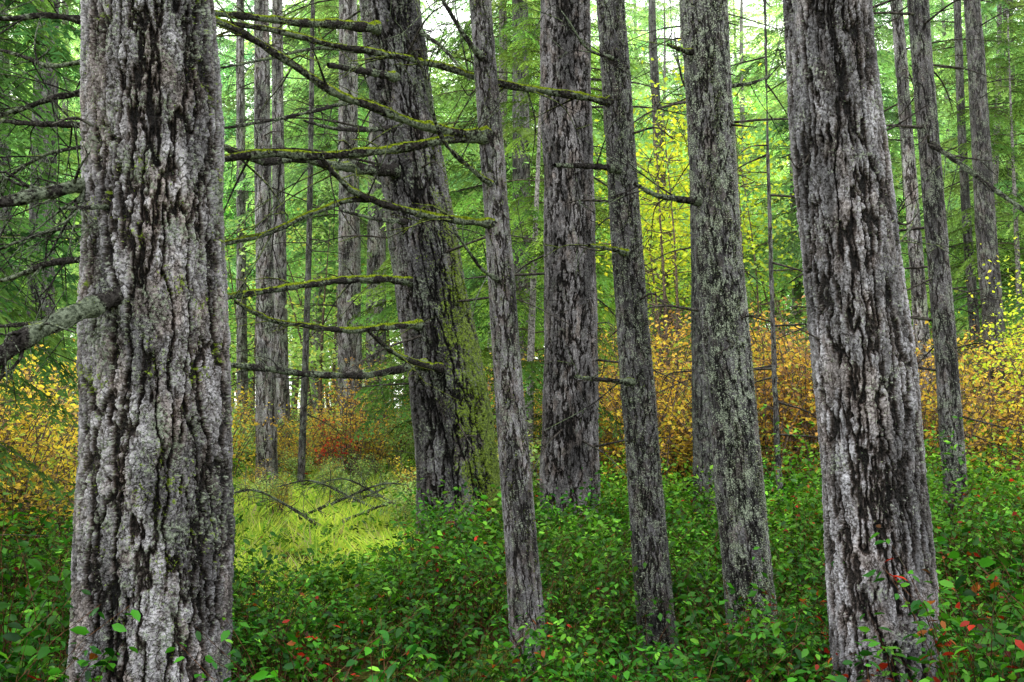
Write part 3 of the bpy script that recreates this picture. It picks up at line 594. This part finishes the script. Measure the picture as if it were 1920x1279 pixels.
# ------------------------------------------------------------------ autumn shrubs / broadleaf trees
def broad(seed,H,R,nst,nleaf,size,cols,trunkr=0.012,tall=False,lo=.0,sc_=.16):
    g=np.random.default_rng(seed); wd=MB(); lf=MB(); ends=[]
    for i in range(nst):
        a=g.uniform(0,6.28); r=R*g.uniform(.2,1); h=H*g.uniform(.55,1); b=np.array([g.normal()*.15,g.normal()*.15,0])
        q=spline([b,b+np.array([math.cos(a)*r*.3,math.sin(a)*r*.3,h*.5])+g.normal(size=3)*.06,np.array([math.cos(a)*r,math.sin(a)*r,h])],14)
        v,t=tube(q,np.linspace(trunkr*g.uniform(.7,1.3),.004,14),4); wd.add(v,t,(.12,.09,.07))
        for k in range(7 if not tall else 16):
            j=g.integers(4,13); aa=g.uniform(0,6.28); ln=g.uniform(.2,.6)*(1 if not tall else 2.2); e=q[j]+np.array([math.cos(aa)*ln,math.sin(aa)*ln,g.uniform(.0,.5)*ln])
            s=spline([q[j],(q[j]+e)/2+g.normal(size=3)*.04,e],6); v,t=tube(s,np.linspace(.005 if not tall else .012,.002,6),3); wd.add(v,t,(.12,.09,.07)); 
            if q[j][2]>lo*H: ends.append(s)
        ends.append(q[8:] if lo>.3 else q[5:])
    E=[ends[i] for i in g.integers(0,len(ends),nleaf)]; u=g.uniform(.2,1,nleaf)
    P=np.array([e[min(len(e)-1,int(w*len(e)))] for e,w in zip(E,u)])+g.normal(size=(nleaf,3))*(.06 if not tall else sc_)
    P[:,2]=np.maximum(P[:,2],.05)
    th=g.uniform(0,6.28,nleaf); D=np.stack([np.cos(th),np.sin(th),g.uniform(-1.0,.2,nleaf)],1); U=g.normal(size=(nleaf,3))*.6+np.array([0,0,1.])
    ci=g.choice(len(cols),nleaf,p=[c[0] for c in cols]); c=np.array([cols[i][1] for i in ci])*g.uniform(.6,1.25,(nleaf,1))
    v,t,c=leaves(P,D,U,size*g.uniform(.6,1.3,nleaf),c,False,1.3); lf.add(v,t,c)
    return wd.mesh('stems',[M_wood]),lf.mesh('leaves',[M_leaf])
yel=[(.48,(.68,.51,.07)),(.20,(.60,.38,.08)),(.12,(.36,.22,.10)),(.20,(.36,.44,.08))]
ora=[(.40,(.66,.45,.08)),(.22,(.58,.31,.08)),(.20,(.36,.21,.10)),(.18,(.36,.42,.08))]
ygr=[(.65,(.48,.57,.06)),(.18,(.64,.61,.06)),(.17,(.28,.42,.07))]
lgr=[(.6,(.28,.46,.14)),(.3,(.44,.58,.22)),(.1,(.56,.56,.14))]
red_=[(.5,(.50,.07,.05)),(.3,(.46,.16,.07)),(.2,(.28,.28,.07))]
AU=[broad(81,2.9,1.2,26,1400,.072,yel),broad(82,3.0,1.1,28,1400,.072,ora),broad(83,2.2,1.0,20,950,.072,yel),broad(84,1.6,.8,12,500,.075,red_),broad(85,1.6,.9,14,1000,.085,lgr)]
def place_b(pair,x,y,s,rot,tint,name,lab,cat,grp,nm=('stems','leaves')):
    e=top(name,lab,cat,(x,y,0),grp); e.scale=(s,s,s); e.rotation_euler=(0,0,rot)
    for n_,me in zip(nm,pair): o=part(n_,me,e); o.color=(*tint,1)
g=np.random.default_rng(91)
LB={0:'shrub with yellow autumn leaves on thin stems',1:'shrub with orange-brown autumn leaves on thin stems',2:'shrub with yellow autumn leaves on thin stems',3:'low shrub with red autumn leaves',4:'light green leafy bush'}
def pb(k,x,y,s,r,t): place_b(AU[k],x,y,s,r,t,'autumn_shrub' if k!=4 else 'green_bush',LB[k],'shrub','autumn shrubs behind the trunks' if k!=4 else 'light green bushes among trees')
def band(n,px0,px1,d0,d1,ks,s0,s1,tint=(1,1,1)):
    for i in range(n):
        y=g.uniform(d0,d1); x=(g.uniform(px0,px1)-CX)/F*y; k=int(g.choice(ks))
        pb(k,x,y,g.uniform(s0,s1),g.uniform(0,6.28),np.array(tint)*g.uniform(.8,1.3))
band(48,1100,1560,14.5,22,[0,0,1,1,2],.95,1.25,(1.1,1.1,1.1))
band(9,-80,130,8.5,12.5,[0,2],.7,.95,(1.0,1.05,1.0))
band(16,430,800,22,27,[0,1,2,4],.7,1.1)
band(12,930,1130,14,22,[0,1,4],.7,1.1)
band(24,1640,2000,14,22,[0,2,1,0],.9,1.2,(1.1,1.1,1.1))
band(12,-100,500,18,28,[0,4,2],.7,1.1)
band(18,100,1000,24,32,[4],.8,1.4)
band(8,430,800,16,22,[4,4,2],.3,.5)
band(4,440,540,13,17,[4,2],.3,.45); band(4,740,800,13,16,[4,2],.35,.5)
pb(3,(622-CX)/F*22,22,.9,1,(1.2,1,1)); pb(3,(1000-CX)/F*20,20,.5,2,(1,1,1))
YT=[broad(95,8.0,1.4,5,1900,.095,ygr,.045,True,.45,.34),broad(96,7.0,1.8,5,3200,.11,lgr,.05,True)]
for k,px,d,s in [(0,1255,18,1.05),(0,1300,22,1.3),(0,1400,25,1.3),(0,1985,11,.5),(0,1215,30,1.2),(1,600,26,1.1),(1,560,34,1.4),(1,760,33,1.3),(1,470,30,1.1),(1,1180,26,1.0),(1,1480,26,1.1),(1,1700,27,1.2),(1,250,26,1.1),(1,1420,36,1.5),(1,640,40,1.7),(1,1150,38,1.7)]:
    place_b(YT[k],(px-CX)/F*d,d,s,px,(1.2,1.2,1.2),'maple_tree','slender broadleaf tree with bright yellow-green leaves' if k==0 else 'slender broadleaf tree with light green leaves','tree','young broadleaf trees',('trunk','crown'))
for i,(px,py,d,dx) in enumerate([(560,905,14.0,1.5),(640,915,13.5,1.6),(720,900,14.5,-1.4),(600,930,13,-1.2),(760,870,15,-1.2),(660,880,16,1.3)]):
    p=at(px,py,d); p[2]=.12; g=np.random.default_rng(700+i)
    P=[p,p+np.array([dx*.4,.2,.25]),p+np.array([dx*.8,.3,.45]),p+np.array([dx*1.2,.5,.35])]
    me=branch(p,P,.024,.008,M_brp,3.0,40,900+i,1.0,'fallen_branch',2.6)
    o=link(bpy.data.objects.new('fallen_branch',me)); o.location=p; o['label']='pale lichen-covered fallen branch lying in mossy grass'; o['category']='branch'; o['group']='fallen branches in the glade'

# ------------------------------------------------------------------ ground
def ground():
    m,nt=newmat('mossy_forest_soil'); g_=N(nt,'ShaderNodeNewGeometry'); P=g_.outputs['Position']
    a=noise(nt,P,1.1,4).outputs['Fac']; b=noise(nt,P,14,5,.7).outputs['Fac']
    c=mixc(nt,mapr(nt,a,.42,.57),(.07,.055,.02),(.23,.30,.05)); c=mixc(nt,mapr(nt,b,.35,.65),mixc(nt,1.0,c,(.3,.28,.24),'MULTIPLY'),c)
    s=N(nt,'ShaderNodeBsdfDiffuse'); L(nt,c,s.inputs[0]); bp=N(nt,'ShaderNodeBump'); bp.inputs['Distance'].default_value=.05; L(nt,b,bp.inputs['Height']); L(nt,bp.outputs[0],s.inputs['Normal'])
    o=N(nt,'ShaderNodeOutputMaterial'); L(nt,s.outputs[0],o.inputs[0])
    ax=np.concatenate([np.linspace(-600,-45,12),np.linspace(-40,40,160),np.linspace(45,600,12)]); X,Y=np.meshgrid(ax,ax+10); Z=.03*np.sin(X*1.3)*np.cos(Y*.9)-.02+.05*np.sin(X*.7+1)*np.sin(Y*1.7)*(np.hypot(X+3.7,Y-17)<8)
    n=len(ax); i=np.arange(n-1)[:,None]*n+np.arange(n-1)[None]; t=np.concatenate([np.stack([i,i+1,i+n+1],-1).reshape(-1,3),np.stack([i,i+n+1,i+n],-1).reshape(-1,3)])
    o=link(bpy.data.objects.new('ground',build_mesh('ground',np.stack([X,Y,Z],-1).reshape(-1,3),t,{},True,[m]))); o['kind']='structure'; o['label']='mossy forest floor'; o['category']='ground'
ground()

# ------------------------------------------------------------------ light, camera
w=bpy.data.worlds.new('World'); sc.world=w; w.use_nodes=True; nt=w.node_tree
sk=nt.nodes.new('ShaderNodeTexSky'); sk.sky_type='NISHITA'; sk.sun_disc=False; sk.sun_elevation=math.radians(48); sk.sun_rotation=math.radians(-80); sk.dust_density=4
tc=N(nt,'ShaderNodeTexCoord'); cn=noise(nt,tc.outputs['Generated'],2.5,4,.55).outputs['Fac']
cloud=mixc(nt,mapr(nt,cn,.3,.7),(20,20.3,20.6),(25.5,25.5,25.5))
skc=mixc(nt,0.92,sk.outputs[0],cloud)
bg=nt.nodes['Background']; nt.links.new(skc,bg.inputs[0]); bg.inputs[1].default_value=0.15
sl=bpy.data.lights.new('sun','SUN'); sl.energy=1.5; sl.angle=math.radians(12); sl.color=(1,.97,.92); so=link(bpy.data.objects.new('sun',sl))
az=math.radians(-80); el=math.radians(48); dirv=Vector((math.sin(az)*math.cos(el),math.cos(az)*math.cos(el),math.sin(el))); so.rotation_euler=dirv.to_track_quat('Z','Y').to_euler()
cam=bpy.data.cameras.new('camera'); co=link(bpy.data.objects.new('camera',cam)); co.location=(0,0,CAMZ); co.rotation_euler=(math.radians(90),0,0)
cam.lens=35; cam.sensor_width=36; cam.shift_y=120.5/1920; cam.clip_end=1500; sc.camera=co
sc.view_settings.view_transform='Standard'; sc.view_settings.look='None'; sc.view_settings.exposure=0
print('done',len(bpy.data.objects))
